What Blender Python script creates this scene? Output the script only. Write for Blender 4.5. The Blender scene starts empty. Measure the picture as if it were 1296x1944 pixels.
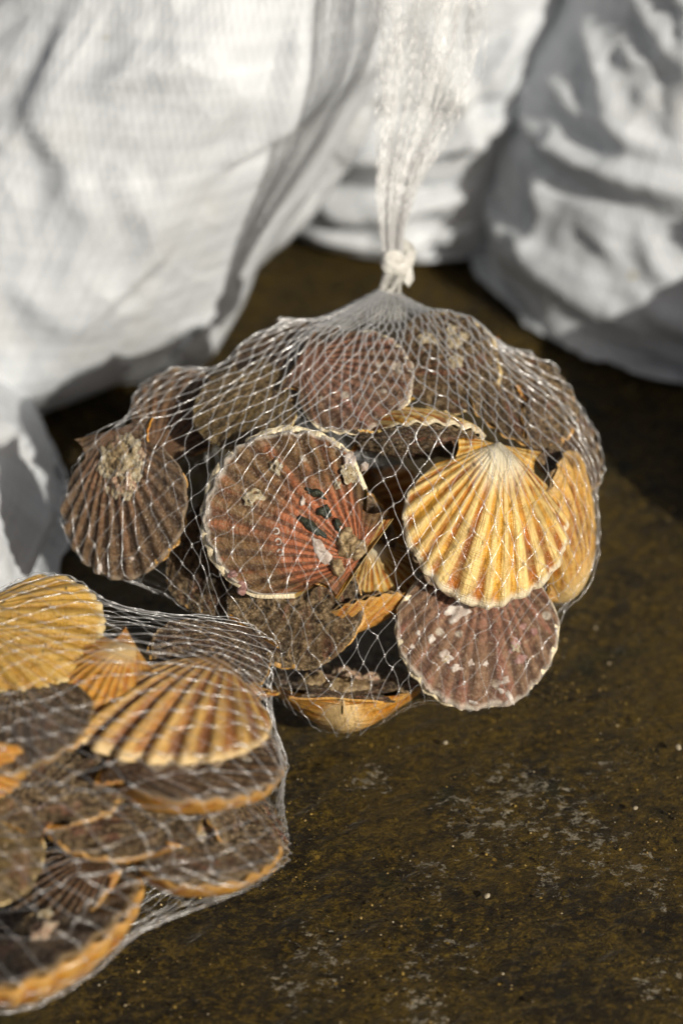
import bpy, math, random
import numpy as np
from mathutils import Vector, Matrix

sc = bpy.context.scene
R_ = math.radians
# ------------------------------------------------------------------ camera
PITCH, DIST, LENS = R_(38), 1.32, 71.0
FWD = np.array([0, math.cos(PITCH), -math.sin(PITCH)])
UP = np.array([0, math.sin(PITCH), math.cos(PITCH)])
RT = np.array([1., 0, 0])
TGT = np.array([0, 0, .10])
CAM = TGT-FWD*DIST
cam = bpy.data.objects.new('camera', bpy.data.cameras.new('camera'))
sc.collection.objects.link(cam)
cam.location = CAM
cam.rotation_euler = (math.pi/2-PITCH, 0, 0)
cam.data.lens = LENS
cam.data.sensor_width = 36
cam.data.clip_start = .05
cam.data.clip_end = 200
cam.data.dof.use_dof = True
cam.data.dof.focus_distance = 1.21
cam.data.dof.aperture_fstop = 2.6
cam.data.dof.aperture_blades = 0
sc.camera = cam
# ------------------------------------------------------------------ sky and sun
SUN_AZ, SUN_EL = R_(39), R_(33)          # azimuth to the right of straight behind the camera
SUN = np.array([math.sin(SUN_AZ)*math.cos(SUN_EL), -math.cos(SUN_AZ)*math.cos(SUN_EL), math.sin(SUN_EL)])
world = bpy.data.worlds.new('World'); sc.world = world
world.use_nodes = True
wn = world.node_tree.nodes; wn.clear()
sky = wn.new('ShaderNodeTexSky'); sky.sky_type = 'NISHITA'; sky.sun_disc = False
sky.air_density = .7; sky.dust_density = 6.; sky.ozone_density = .3
sky.sun_elevation = SUN_EL
sky.sun_rotation = math.atan2(SUN[0], SUN[1])
bgn = wn.new('ShaderNodeBackground'); bgn.inputs[1].default_value = .036
wo = wn.new('ShaderNodeOutputWorld')
world.node_tree.links.new(sky.outputs[0], bgn.inputs[0])
world.node_tree.links.new(bgn.outputs[0], wo.inputs[0])
sun = bpy.data.objects.new('sun', bpy.data.lights.new('sun', 'SUN'))
sc.collection.objects.link(sun)
sun.data.energy = 4.4; sun.data.angle = R_(.5); sun.data.color = (1, .935, .82)
sun.rotation_euler = Vector(SUN).to_track_quat('Z', 'Y').to_euler()
sun.location = (0, 0, 3)
sc.view_settings.view_transform = 'Standard'
sc.view_settings.look = 'None'
sc.view_settings.exposure = 0
sc.view_settings.gamma = 1
sc.cycles.use_denoising = True
sc.cycles.sample_clamp_indirect = 3.
sc.cycles.use_adaptive_sampling = True
sc.cycles.adaptive_threshold = .015
sc.cycles.max_bounces = 6
sc.cycles.transparent_max_bounces = 8
# ------------------------------------------------------------------ helpers
KPX = (36/LENS)/1944           # metres per photo pixel at one metre
def ray(px, py): return FWD+RT*(px-648)*KPX+UP*(972-py)*KPX
def at_d(px, py, d): return CAM+ray(px, py)*d
def at_y(px, py, y): r = ray(px, py); return CAM+r*(y-CAM[1])/r[1]
def at_z(px, py, z): r = ray(px, py); return CAM+r*(z-CAM[2])/r[2]
def cam_dir(n): return RT*n[0]+UP*n[1]-FWD*n[2]
def unit(v): v = np.asarray(v, float); return v/(np.linalg.norm(v)+1e-12)
def smooth(a, b, x): t = np.clip((x-a)/(b-a), 0, 1); return t*t*(3-2*t)

def vnoise(P, seed=0):
    """value noise -1..1, vectorised"""
    P = np.asarray(P, float); i = np.floor(P).astype(np.int64); f = P-i; f = f*f*(3-2*f)
    out = 0
    for c in range(8):
        o = np.array([(c >> 2) & 1, (c >> 1) & 1, c & 1])
        q = i+o
        h = (q[..., 0]*374761393+q[..., 1]*668265263+q[..., 2]*2147483647+seed*974634777) & 0xffffffff
        h = ((h ^ (h >> 13))*1274126177) & 0xffffffff
        h = ((h ^ (h >> 16))*2246822519) & 0xffffffff
        h = (h ^ (h >> 15)) & 0xffff
        w = np.prod(np.where(o, f, 1-f), axis=-1)
        out = out+w*(h/32767.5-1)
    return out
def fbm(P, seed=0, oct=3):
    P = np.asarray(P, float); s = 0; a = 1; t = 0
    for k in range(oct):
        s = s+a*vnoise(P*2**k+k*17.3, seed+k); t += a; a *= .5
    return s/t

def mesh(name, V, F, mat=None, parent=None, smoothed=True, attr=None, loc=None):
    """V (n,3), F (m,4) int array or list of tuples -> linked mesh object"""
    me = bpy.data.meshes.new(name)
    V = np.asarray(V, np.float32)
    if isinstance(F, np.ndarray) and F.ndim == 2:
        m, k = F.shape
        me.vertices.add(len(V)); me.vertices.foreach_set('co', V.ravel())
        me.loops.add(m*k); me.loops.foreach_set('vertex_index', F.astype(np.int32).ravel())
        me.polygons.add(m); me.polygons.foreach_set('loop_start', np.arange(0, m*k, k, dtype=np.int32))
        me.update(calc_edges=True); me.validate()
    else:
        me.from_pydata(V.tolist(), [], F)
    if smoothed: me.polygons.foreach_set('use_smooth', np.ones(len(me.polygons), bool))
    if attr is not None:
        a = me.attributes.new('sc', 'FLOAT_VECTOR', 'POINT')
        a.data.foreach_set('vector', np.asarray(attr, np.float32).ravel())
    if mat: me.materials.append(mat)
    return link(name, me, parent)
def link(name, me, parent=None):
    o = bpy.data.objects.new(name, me); sc.collection.objects.link(o)
    if parent: o.parent = parent
    return o
def tag(o, label=None, cat=None, group=None, kind=None):
    if label: o['label'] = label
    if cat: o['category'] = cat
    if group: o['group'] = group
    if kind: o['kind'] = kind
    return o
def grid_faces(nr, ncol, wrap=False, off=0):
    r = np.arange(nr-1)[:, None]; c = np.arange(ncol if wrap else ncol-1)[None]
    c1 = (c+1) % ncol
    return np.stack([r*ncol+c, r*ncol+c1, (r+1)*ncol+c1, (r+1)*ncol+c], -1).reshape(-1, 4)+off

# ------------------------------------------------------------------ node material kit
class NT:
    def __init__(s, name):
        s.m = bpy.data.materials.new(name); s.m.use_nodes = True
        s.t = s.m.node_tree; s.t.nodes.clear()
        s.out = s.n('ShaderNodeOutputMaterial'); s.b = s.n('ShaderNodeBsdfPrincipled')
        s.l(s.b.outputs[0], s.out.inputs[0])
    def n(s, k, **kw):
        o = s.t.nodes.new(k)
        for a, v in kw.items(): setattr(o, a, v)
        return o
    def l(s, a, b): s.t.links.new(a, b)
    def put(s, sock, v):
        if hasattr(v, 'is_linked') or hasattr(v, 'links'): s.l(v, sock)
        else: sock.default_value = v
    def math(s, op, a, b=0., c=0., clamp=False):
        o = s.n('ShaderNodeMath', operation=op, use_clamp=clamp)
        for i, v in enumerate((a, b, c)): s.put(o.inputs[i], v)
        return o.outputs[0]
    def mix(s, f, a, b, mode='MIX'):
        o = s.n('ShaderNodeMix', data_type='RGBA', blend_type=mode)
        s.put(o.inputs[0], f)
        for i, v in ((6, a), (7, b)): s.put(o.inputs[i], v if not isinstance(v, tuple) else (*v[:3], 1))
        return o.outputs[2]
    def step(s, x, a, b):
        o = s.n('ShaderNodeMapRange', interpolation_type='SMOOTHSTEP')
        s.put(o.inputs[0], x); o.inputs[1].default_value = a; o.inputs[2].default_value = b
        return o.outputs[0]
    def vec(s, x, y, z):
        o = s.n('ShaderNodeCombineXYZ')
        for i, v in enumerate((x, y, z)): s.put(o.inputs[i], v)
        return o.outputs[0]
    def noise(s, v, scale, detail=3, rough=.55, dist=0.):
        o = s.n('ShaderNodeTexNoise'); s.l(v, o.inputs['Vector'])
        o.inputs['Scale'].default_value = scale; o.inputs['Detail'].default_value = detail
        o.inputs['Roughness'].default_value = rough; o.inputs['Distortion'].default_value = dist
        return o.outputs[0]
    def voro(s, v, scale, feature='F1', out='Distance'):
        o = s.n('ShaderNodeTexVoronoi', feature=feature); s.l(v, o.inputs['Vector'])
        o.inputs['Scale'].default_value = scale
        return o.outputs[out]
    def mapping(s, v, scale=(1, 1, 1), rot=(0, 0, 0), loc=(0, 0, 0)):
        o = s.n('ShaderNodeMapping'); s.l(v, o.inputs[0])
        o.inputs['Scale'].default_value = scale; o.inputs['Rotation'].default_value = rot; o.inputs['Location'].default_value = loc
        return o.outputs[0]
    def bump(s, h, strength, dist, normal=None):
        o = s.n('ShaderNodeBump'); o.inputs['Strength'].default_value = strength; o.inputs['Distance'].default_value = dist
        s.l(h, o.inputs['Height'])
        if normal is not None: s.l(normal, o.inputs['Normal'])
        return o.outputs[0]
    def set(s, **kw):
        for k, v in kw.items():
            k = k.replace('_', ' ')
            s.put(s.b.inputs[k], (*v, 1) if isinstance(v, tuple) and len(v) == 3 else v)

def shell_nodes(name):
    k = NT(name)
    a = k.n('ShaderNodeAttribute', attribute_name='sc'); sp = k.n('ShaderNodeSeparateXYZ'); k.l(a.outputs['Vector'], sp.inputs[0])
    oi = k.n('ShaderNodeObjectInfo'); tc = k.n('ShaderNodeTexCoord')
    rnd = k.math('MULTIPLY', oi.outputs['Random'], 37.)
    pos = k.n('ShaderNodeVectorMath', operation='ADD'); k.l(tc.outputs['Object'], pos.inputs[0]); k.l(k.vec(rnd, rnd, 0.), pos.inputs[1])
    return k, sp.outputs[0], sp.outputs[1], sp.outputs[2], rnd, pos.outputs[0]

def mat_convex(name, umbo, crest, groove, groove2, mid, rim=(.8, .76, .66), dirt=.25, contrast=1., speck=0., rough=.3):
    k, t, s, rib, rnd, pos = shell_nodes(name)
    streak = k.noise(k.vec(k.math('MULTIPLY', t, 22.), k.math('MULTIPLY', s, 2.2), rnd), 1., 4, .6)
    fine = k.noise(k.vec(k.math('MULTIPLY', t, 90.), k.math('MULTIPLY', s, 7.), rnd), 1., 3, .6)
    band = k.noise(k.vec(k.math('MULTIPLY', s, 7.), k.math('MULTIPLY', t, 1.2), rnd), 1., 4, .65)
    blot = k.noise(pos, 26., 4, .6)
    pool = k.noise(k.vec(k.math('MULTIPLY', t, 6.), k.math('MULTIPLY', s, 2.6), k.math('ADD', rnd, 5.)), 1., 3, .6)
    g = k.mix(k.step(k.math('ADD', streak, k.math('MULTIPLY', k.math('SUBTRACT', band, .5), .8)), .38, .66), groove, groove2)
    cr = k.step(k.math('ADD', rib, k.math('MULTIPLY', k.math('SUBTRACT', streak, .5), 1.1)), .5-.32/contrast, .55+.42/contrast)
    g = k.mix(k.step(pool, .56, .40), g, mid)
    col = k.mix(cr, g, crest)
    # colour washes in over the disc, pale towards the beak and in some growth bands
    col = k.mix(k.math('MULTIPLY', k.step(band, .52, .72), .45), col, crest)
    col = k.mix(k.math('MULTIPLY', k.step(fine, .46, .64), .4), col, groove2)
    um = k.step(k.math('ADD', s, k.math('MULTIPLY', k.math('SUBTRACT', streak, .5), .35)), .42, .12)
    col = k.mix(um, col, umbo)
    if speck: col = k.mix(k.math('MULTIPLY', k.step(k.noise(pos, 210., 3, .7), .58, .72), speck), col, (.04, .025, .012))
    col = k.mix(k.math('MULTIPLY', k.step(blot, .48, .64), dirt), col, (.12, .07, .025))
    col = k.mix(k.math('MULTIPLY', k.step(k.math('ADD', s, k.math('MULTIPLY', k.math('SUBTRACT', fine, .5), .07)), .945, .985), .85), col, rim)
    lines = k.noise(k.vec(k.math('MULTIPLY', s, 120.), k.math('MULTIPLY', t, 3.), rnd), 1., 2, .6)
    rad = k.noise(k.vec(k.math('MULTIPLY', t, 170.), k.math('MULTIPLY', s, 3.), rnd), 1., 1, .5)
    h = k.math('ADD', k.math('ADD', lines, k.math('MULTIPLY', rad, .7)), k.math('MULTIPLY', k.noise(pos, 420., 3, .6), .7))
    nrm = k.bump(h, .8, .0014)
    film = k.bump(k.math('ADD', h, k.math('MULTIPLY', k.noise(pos, 450., 2, .6), 1.6)), .8, .0014)
    k.set(Base_Color=col, Roughness=.55, Normal=nrm, Coat_Weight=k.step(blot, .2, .45), Coat_Roughness=.19, Coat_Normal=film)
    k.b.inputs['Specular IOR Level'].default_value = .2
    return k.m

def mat_flat(name, inner, outer, groove, accent=(.30, .07, .05), pale=(.62, .55, .45), crust=0., spots=.2, rim=(.72, .66, .56), rimw=.5, wet=.34, grit=.5):
    k, t, s, rib, rnd, pos = shell_nodes(name)
    streak = k.noise(k.vec(k.math('MULTIPLY', t, 20.), k.math('MULTIPLY', s, 2.5), rnd), 1., 4, .6)
    band = k.noise(k.vec(k.math('MULTIPLY', s, 11.), k.math('MULTIPLY', t, 1.5), rnd), 1., 4, .7)
    blot = k.noise(pos, 34., 5, .65)
    finen = k.noise(pos, 300., 4, .75)
    edge = k.step(k.math('ADD', s, k.math('MULTIPLY', k.math('SUBTRACT', blot, .5), .5)), .45, .74)
    col = k.mix(edge, inner, outer)
    col = k.mix(k.math('MULTIPLY', k.step(streak, .48, .7), .55), col, accent)
    col = k.mix(k.math('MULTIPLY', k.step(k.math('ADD', rib, k.math('MULTIPLY', k.math('SUBTRACT', blot, .5), 1.2)), .5, .12), .7), col, groove)
    col = k.mix(k.math('MULTIPLY', k.step(band, .52, .63), .4), col, groove)
    col = k.mix(k.math('MULTIPLY', k.step(band, .42, .30), .35), col, tuple(min(1, c*1.9) for c in outer))
    # sand and lime crust
    if crust:
        cm = k.math('MULTIPLY', k.step(k.noise(pos, 22., 5, .7), .40, .56), crust)
        cc = k.mix(k.step(finen, .40, .62), (.055, .036, .018), (.40, .28, .15))
        cc = k.mix(k.math('MULTIPLY', k.step(k.noise(pos, 60., 3, .6), .56, .68), .7), cc, (.30, .13, .085))
        col = k.mix(cm, col, cc)
    sp = k.voro(pos, 62.)
    sm = k.math('MULTIPLY', k.step(sp, .22, .12), k.step(k.noise(pos, 19., 2, .5), .60-.25*spots, .66-.2*spots))
    col = k.mix(k.math('MULTIPLY', sm, .75), col, pale)
    col = k.mix(k.math('MULTIPLY', k.step(finen, .55, .66), grit), col, (.42, .33, .22))
    col = k.mix(k.math('MULTIPLY', k.step(finen, .46, .34), grit), col, (.02, .014, .01))
    col = k.mix(k.math('MULTIPLY', k.step(k.math('ADD', s, k.math('MULTIPLY', k.math('SUBTRACT', streak, .5), .08)), .955, .995), rimw), col, rim)
    lines = k.noise(k.vec(k.math('MULTIPLY', s, 75.), k.math('MULTIPLY', t, 5.), rnd), 1., 3, .65)
    h = k.math('ADD', lines, k.math('MULTIPLY', k.noise(pos, 260., 4, .7), 1.2+2*crust))
    nrm = k.bump(h, .9, .0018+.0014*crust)
    film = k.bump(k.math('ADD', h, k.math('MULTIPLY', k.noise(pos, 420., 2, .6), 2.)), .9, .0020+.0012*crust)
    k.set(Base_Color=col, Roughness=.6, Normal=nrm, Coat_Weight=k.step(blot, .2, .45), Coat_Roughness=.19, Coat_Normal=film)
    k.b.inputs['Specular IOR Level'].default_value = .2
    return k.m

def mat_barnacle(name, a, b):
    k = NT(name); tc = k.n('ShaderNodeTexCoord'); oi = k.n('ShaderNodeObjectInfo')
    v = k.n('ShaderNodeVectorMath', operation='ADD'); k.l(tc.outputs['Object'], v.inputs[0]); k.l(k.vec(oi.outputs['Random'], oi.outputs['Random'], 0.), v.inputs[1])
    n1 = k.noise(v.outputs[0], 2.2, 4, .65)
    k.set(Base_Color=k.mix(k.step(n1, .35, .68), a, b), Roughness=.5, Normal=k.bump(k.noise(v.outputs[0], 5., 3), .6, .2))
    return k.m
def mat_lump(name, a, b, sc1=150.):
    k = NT(name); tc = k.n('ShaderNodeTexCoord'); p = tc.outputs['Object']
    k.set(Base_Color=k.mix(k.step(k.noise(p, sc1, 4, .65), .4, .64), a, b), Roughness=.45, Normal=k.bump(k.noise(p, sc1*2.4, 4, .7), .8, .0015))
    return k.m

def mat_net(name, tint, rough=.16, clear=.6, gloss=.5):
    """glassy plastic filament: mostly see-through, some milk, bright glints"""
    k = NT(name); k.t.nodes.remove(k.b)
    df = k.n('ShaderNodeBsdfDiffuse'); df.inputs[0].default_value = (*tint, 1)
    gl = k.n('ShaderNodeBsdfGlossy'); gl.inputs['Color'].default_value = (1, 1, 1, 1); gl.inputs['Roughness'].default_value = rough
    m1 = k.n('ShaderNodeMixShader'); m1.inputs[0].default_value = gloss; k.l(df.outputs[0], m1.inputs[1]); k.l(gl.outputs[0], m1.inputs[2])
    tp = k.n('ShaderNodeBsdfTransparent'); m2 = k.n('ShaderNodeMixShader'); m2.inputs[0].default_value = clear
    k.l(m1.outputs[0], m2.inputs[1]); k.l(tp.outputs[0], m2.inputs[2]); k.l(m2.outputs[0], k.out.inputs[0])
    return k.m

def mat_sack():
    k = NT('woven_white_plastic'); tc = k.n('ShaderNodeTexCoord'); uv = tc.outputs['UV']; ob = tc.outputs['Object']
    sp = k.n('ShaderNodeSeparateXYZ'); k.l(uv, sp.inputs[0])
    wu = k.math('SINE', k.math('MULTIPLY', sp.outputs[0], 2*math.pi*210)); wv = k.math('SINE', k.math('MULTIPLY', sp.outputs[1], 2*math.pi*105))
    weave = k.math('MULTIPLY', wu, wv)
    tape = k.noise(k.mapping(uv, (210, 6, 1)), 1., 2, .5); tape2 = k.noise(k.mapping(uv, (8, 105, 1)), 1., 2, .5)
    stain = k.noise(ob, 9., 5, .6); spots = k.noise(ob, 34., 3, .6)
    col = k.mix(k.step(k.math('ADD', tape, tape2), .7, 1.3), (.535, .565, .60), (.63, .66, .695))
    col = k.mix(k.math('MULTIPLY', k.step(stain, .52, .75), .28), col, (.50, .46, .39))
    col = k.mix(k.math('MULTIPLY', k.step(spots, .70, .78), .5), col, (.38, .33, .16))
    h = k.math('ADD', k.math('MULTIPLY', weave, .3), k.math('ADD', tape, tape2))
    wn_ = k.n('ShaderNodeTexNoise'); k.l(ob, wn_.inputs['Vector']); wn_.inputs['Scale'].default_value = 9.; wn_.inputs['Detail'].default_value = 2
    sv = k.n('ShaderNodeVectorMath', operation='SCALE'); k.l(wn_.outputs['Color'], sv.inputs[0]); sv.inputs['Scale'].default_value = .10
    wp = k.n('ShaderNodeVectorMath', operation='ADD'); k.l(k.mapping(ob, (1, 1, .55), (0, .5, .3)), wp.inputs[0]); k.l(sv.outputs[0], wp.inputs[1])
    cr = k.math('ADD', k.voro(wp.outputs[0], 15.), k.math('MULTIPLY', k.voro(wp.outputs[0], 41.), .35))
    nb = k.bump(cr, .38, .014)
    k.set(Base_Color=col, Roughness=.5, Normal=k.bump(h, .5, .0010, nb))
    k.b.inputs['Specular IOR Level'].default_value = .4
    tr = k.n('ShaderNodeBsdfTranslucent'); tr.inputs[0].default_value = (.8, .78, .72, 1)
    ms = k.n('ShaderNodeMixShader'); ms.inputs[0].default_value = .06
    k.l(k.b.outputs[0], ms.inputs[1]); k.l(tr.outputs[0], ms.inputs[2]); k.l(ms.outputs[0], k.out.inputs[0])
    return k.m

def mat_ground():
    k = NT('wet_dark_rock'); tc = k.n('ShaderNodeTexCoord'); p = tc.outputs['Object']
    ps = k.mapping(p, (1, 1.4, 1), (0, 0, R_(-32)))          # grain runs up to the right
    big = k.noise(p, 6., 4, .6); mid = k.noise(ps, 34., 5, .68, .2); fine = k.noise(ps, 150., 6, .78, .1); grit = k.noise(p, 380., 4, .75)
    col = k.mix(k.step(k.math('ADD', k.math('MULTIPLY', big, .6), k.math('MULTIPLY', mid, .4)), .40, .58), (.020, .0132, .0035), (.078, .050, .009))
    col = k.mix(k.math('MULTIPLY', k.step(fine, .48, .64), .85), col, (.165, .104, .012))
    col = k.mix(k.math('MULTIPLY', k.math('MULTIPLY', k.step(grit, .52, .66), k.step(mid, .46, .62)), .7), col, (.27, .185, .016))
    col = k.mix(k.math('MULTIPLY', k.step(k.noise(p, 17., 3, .5), .60, .72), .6), col, (.012, .019, .006))
    col = k.mix(k.step(fine, .46, .34), col, (.005, .004, .002))
    wob = k.n('ShaderNodeVectorMath', operation='ADD'); k.l(k.mapping(p, (75, 120, 75), (0, 0, R_(-32))), wob.inputs[0]); nz = k.n('ShaderNodeTexNoise'); k.l(p, nz.inputs['Vector']); nz.inputs['Scale'].default_value = 60.; nz.inputs['Detail'].default_value = 4; sv = k.n('ShaderNodeVectorMath', operation='SCALE'); k.l(nz.outputs['Color'], sv.inputs[0]); sv.inputs['Scale'].default_value = 5.; k.l(sv.outputs[0], wob.inputs[1])
    crack = k.voro(wob.outputs[0], 1., 'DISTANCE_TO_EDGE')
    col = k.mix(k.math('MULTIPLY', k.step(crack, .045, .0), k.step(mid, .48, .62)), col, (.005, .004, .003))
    # chalky scale: broken flakes gathered where the rock was scraped
    where = None
    for (px, py, r) in CHALK:
        q = at_z(px, py, 0); d = k.n('ShaderNodeVectorMath', operation='DISTANCE'); k.l(p, d.inputs[0]); d.inputs[1].default_value = q
        w = k.step(d.outputs['Value'], r, r*.15); where = w if where is None else k.math('MAXIMUM', where, w)
    flake = k.noise(k.mapping(p, (1, 1.5, 1), (0, 0, R_(-25))), 120., 5, .75, .35)
    pm = k.step(k.math('ADD', flake, k.math('MULTIPLY', where, .15)), .672, .72)
    pm = k.math('MULTIPLY', pm, k.step(k.noise(p, 300., 2, .6), .34, .55))
    col = k.mix(k.math('MULTIPLY', pm, .65), col, (.48, .43, .33))
    sp = k.math('MULTIPLY', k.step(k.voro(p, 110.), .20, .12), k.step(k.noise(p, 40., 2), .60, .66))
    col = k.mix(k.math('MULTIPLY', sp, .8), col, (.34, .21, .035))
    h = k.math('ADD', k.math('ADD', k.math('MULTIPLY', mid, 1.6), fine), k.math('MULTIPLY', grit, .6))
    h = k.math('ADD', h, k.math('MULTIPLY', k.step(crack, .08, 0.), -.12))
    film = k.bump(k.math('ADD', k.math('MULTIPLY', fine, 1.), grit), 1., .026)
    k.set(Base_Color=col, Roughness=.6, Normal=k.bump(h, 1., .009), Coat_Weight=.5, Coat_Roughness=.26, Coat_Normal=film)
    k.b.inputs['Specular IOR Level'].default_value = .2
    return k.m
CHALK = [(980, 1480, .05), (1060, 1540, .055), (930, 1560, .05), (1130, 1590, .05), (1180, 1640, .045), (830, 1650, .035), (860, 1790, .035), (780, 1830, .03), (600, 1790, .04), (560, 1850, .04), (790, 1900, .04), (700, 1470, .03), (1150, 1440, .03), (1260, 1860, .04), (1050, 1660, .03), (850, 1530, .03), (1240, 1700, .03)]

M = {}
M['sack'] = mat_sack(); M['ground'] = mat_ground()
M['net'] = mat_net('clear_net_filament', (.8, .8, .8), .20, .74, .50); M['netknot'] = mat_net('twisted_net_bundle', (.60, .59, .55), .3, .0, .08); M['nettail'] = mat_net('gathered_net_filament', (.80, .80, .80), .25, .62, .25)
# convex valves
M['c_gold'] = mat_convex('gold_convex_shell', (.86, .77, .56), (.84, .60, .22), (.48, .15, .008), (.22, .072, .010), (.74, .38, .04), dirt=.55, contrast=1.25, rough=.22, rim=(.80, .70, .50))
M['c_orange'] = mat_convex('orange_convex_shell', (.72, .50, .22), (.66, .35, .07), (.56, .20, .014), (.32, .10, .015), (.62, .28, .03), dirt=.55, contrast=.9, rough=.24, rim=(.50, .28, .08))
M['c_amber'] = mat_convex('amber_convex_shell', (.74, .52, .22), (.66, .40, .10), (.40, .14, .012), (.13, .05, .012), (.55, .27, .04), dirt=.7, contrast=.7, rough=.24, rim=(.50, .32, .12))
M['c_ochre'] = mat_convex('ochre_convex_shell', (.55, .40, .14), (.58, .36, .08), (.46, .24, .03), (.36, .18, .03), (.54, .31, .05), dirt=.45, contrast=.55, speck=.9, rim=(.60, .46, .22))
M['c_rust'] = mat_convex('rusty_fan_shell', (.45, .26, .10), (.62, .37, .10), (.34, .13, .03), (.18, .06, .02), (.48, .21, .045), dirt=.4, contrast=1.1, rim=(.68, .50, .25))
# flat valves
M['f_red'] = mat_flat('red_brown_flat_shell', (.46, .15, .062), (.195, .112, .046), (.062, .028, .012), accent=(.46, .125, .050), spots=.15, rimw=.75, rim=(.72, .66, .56))
M['f_brown'] = mat_flat('brown_flat_shell', (.20, .105, .050), (.155, .090, .042), (.034, .018, .009), accent=(.23, .10, .045), spots=.05, rimw=.35, rim=(.5, .4, .28))
M['f_purple'] = mat_flat('purple_brown_flat_shell', (.29, .14, .085), (.22, .128, .074), (.060, .030, .019), accent=(.34, .115, .080), spots=.45, rimw=.5)
M['f_crust'] = mat_flat('crusted_flat_shell', (.18, .11, .055), (.15, .095, .046), (.04, .025, .013), crust=.95, spots=.1, rimw=.25, grit=.85, wet=.24, rim=(.4, .3, .16))
M['f_dark'] = mat_flat('dark_flat_shell', (.105, .060, .036), (.085, .050, .030), (.022, .013, .008), accent=(.15, .066, .036), crust=.45, spots=.12, rimw=.6, rim=(.40, .26, .11))
M['f_olive'] = mat_flat('olive_flat_shell', (.20, .135, .045), (.135, .09, .034), (.07, .046, .018), accent=(.26, .165, .04), crust=.5, spots=.1, rimw=.3, rim=(.4, .3, .14))
M['b_cream'] = mat_barnacle('cream_barnacle', (.46, .34, .17), (.86, .78, .60))
M['b_pink'] = mat_barnacle('pinkish_barnacle', (.48, .28, .19), (.84, .68, .46))
M['lime'] = mat_lump('white_lime_crust', (.38, .30, .25), (.66, .60, .54))
M['pinklime'] = mat_lump('pink_lime_crust', (.26, .13, .11), (.42, .27, .24))
M['weed'] = mat_lump('dark_green_growth', (.012, .018, .012), (.035, .04, .022))
M['tan'] = mat_lump('tan_sandy_crust', (.16, .105, .05), (.46, .34, .18), 220.)
M['pebble'] = mat_lump('pale_pebble', (.34, .28, .18), (.52, .47, .36), 300.)

# ------------------------------------------------------------------ ground
def build_ground():
    xs = np.concatenate([-np.geomspace(6, .62, 12), np.arange(-.56, .56, .0042), np.geomspace(.62, 6, 12)])
    ys = np.concatenate([-np.geomspace(6, .66, 10), np.arange(-.60, .95, .0042), np.geomspace(1.0, 8, 12)])
    X, Y = np.meshgrid(xs, ys)
    c, s = math.cos(R_(28)), math.sin(R_(28))
    U, W = X*c+Y*s, -X*s+Y*c
    Z = np.zeros_like(X)
    P = np.stack([U*30, W*55, U*0], -1); Z += .0034*fbm(P, 3, 3)-.0030*np.abs(fbm(P*.8+7, 5, 3))
    P = np.stack([X*9, Y*9, X*0], -1); Z += .0022*fbm(P, 9, 2)
    P = np.stack([U*90, W*120, U*0], -1); Z += .0014*vnoise(P, 21)
    Z = Z-.0042
    o = mesh('ground', np.stack([X, Y, Z], -1).reshape(-1, 3), grid_faces(len(ys), len(xs)), M['ground'])
    tag(o, kind='structure')
build_ground()

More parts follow.
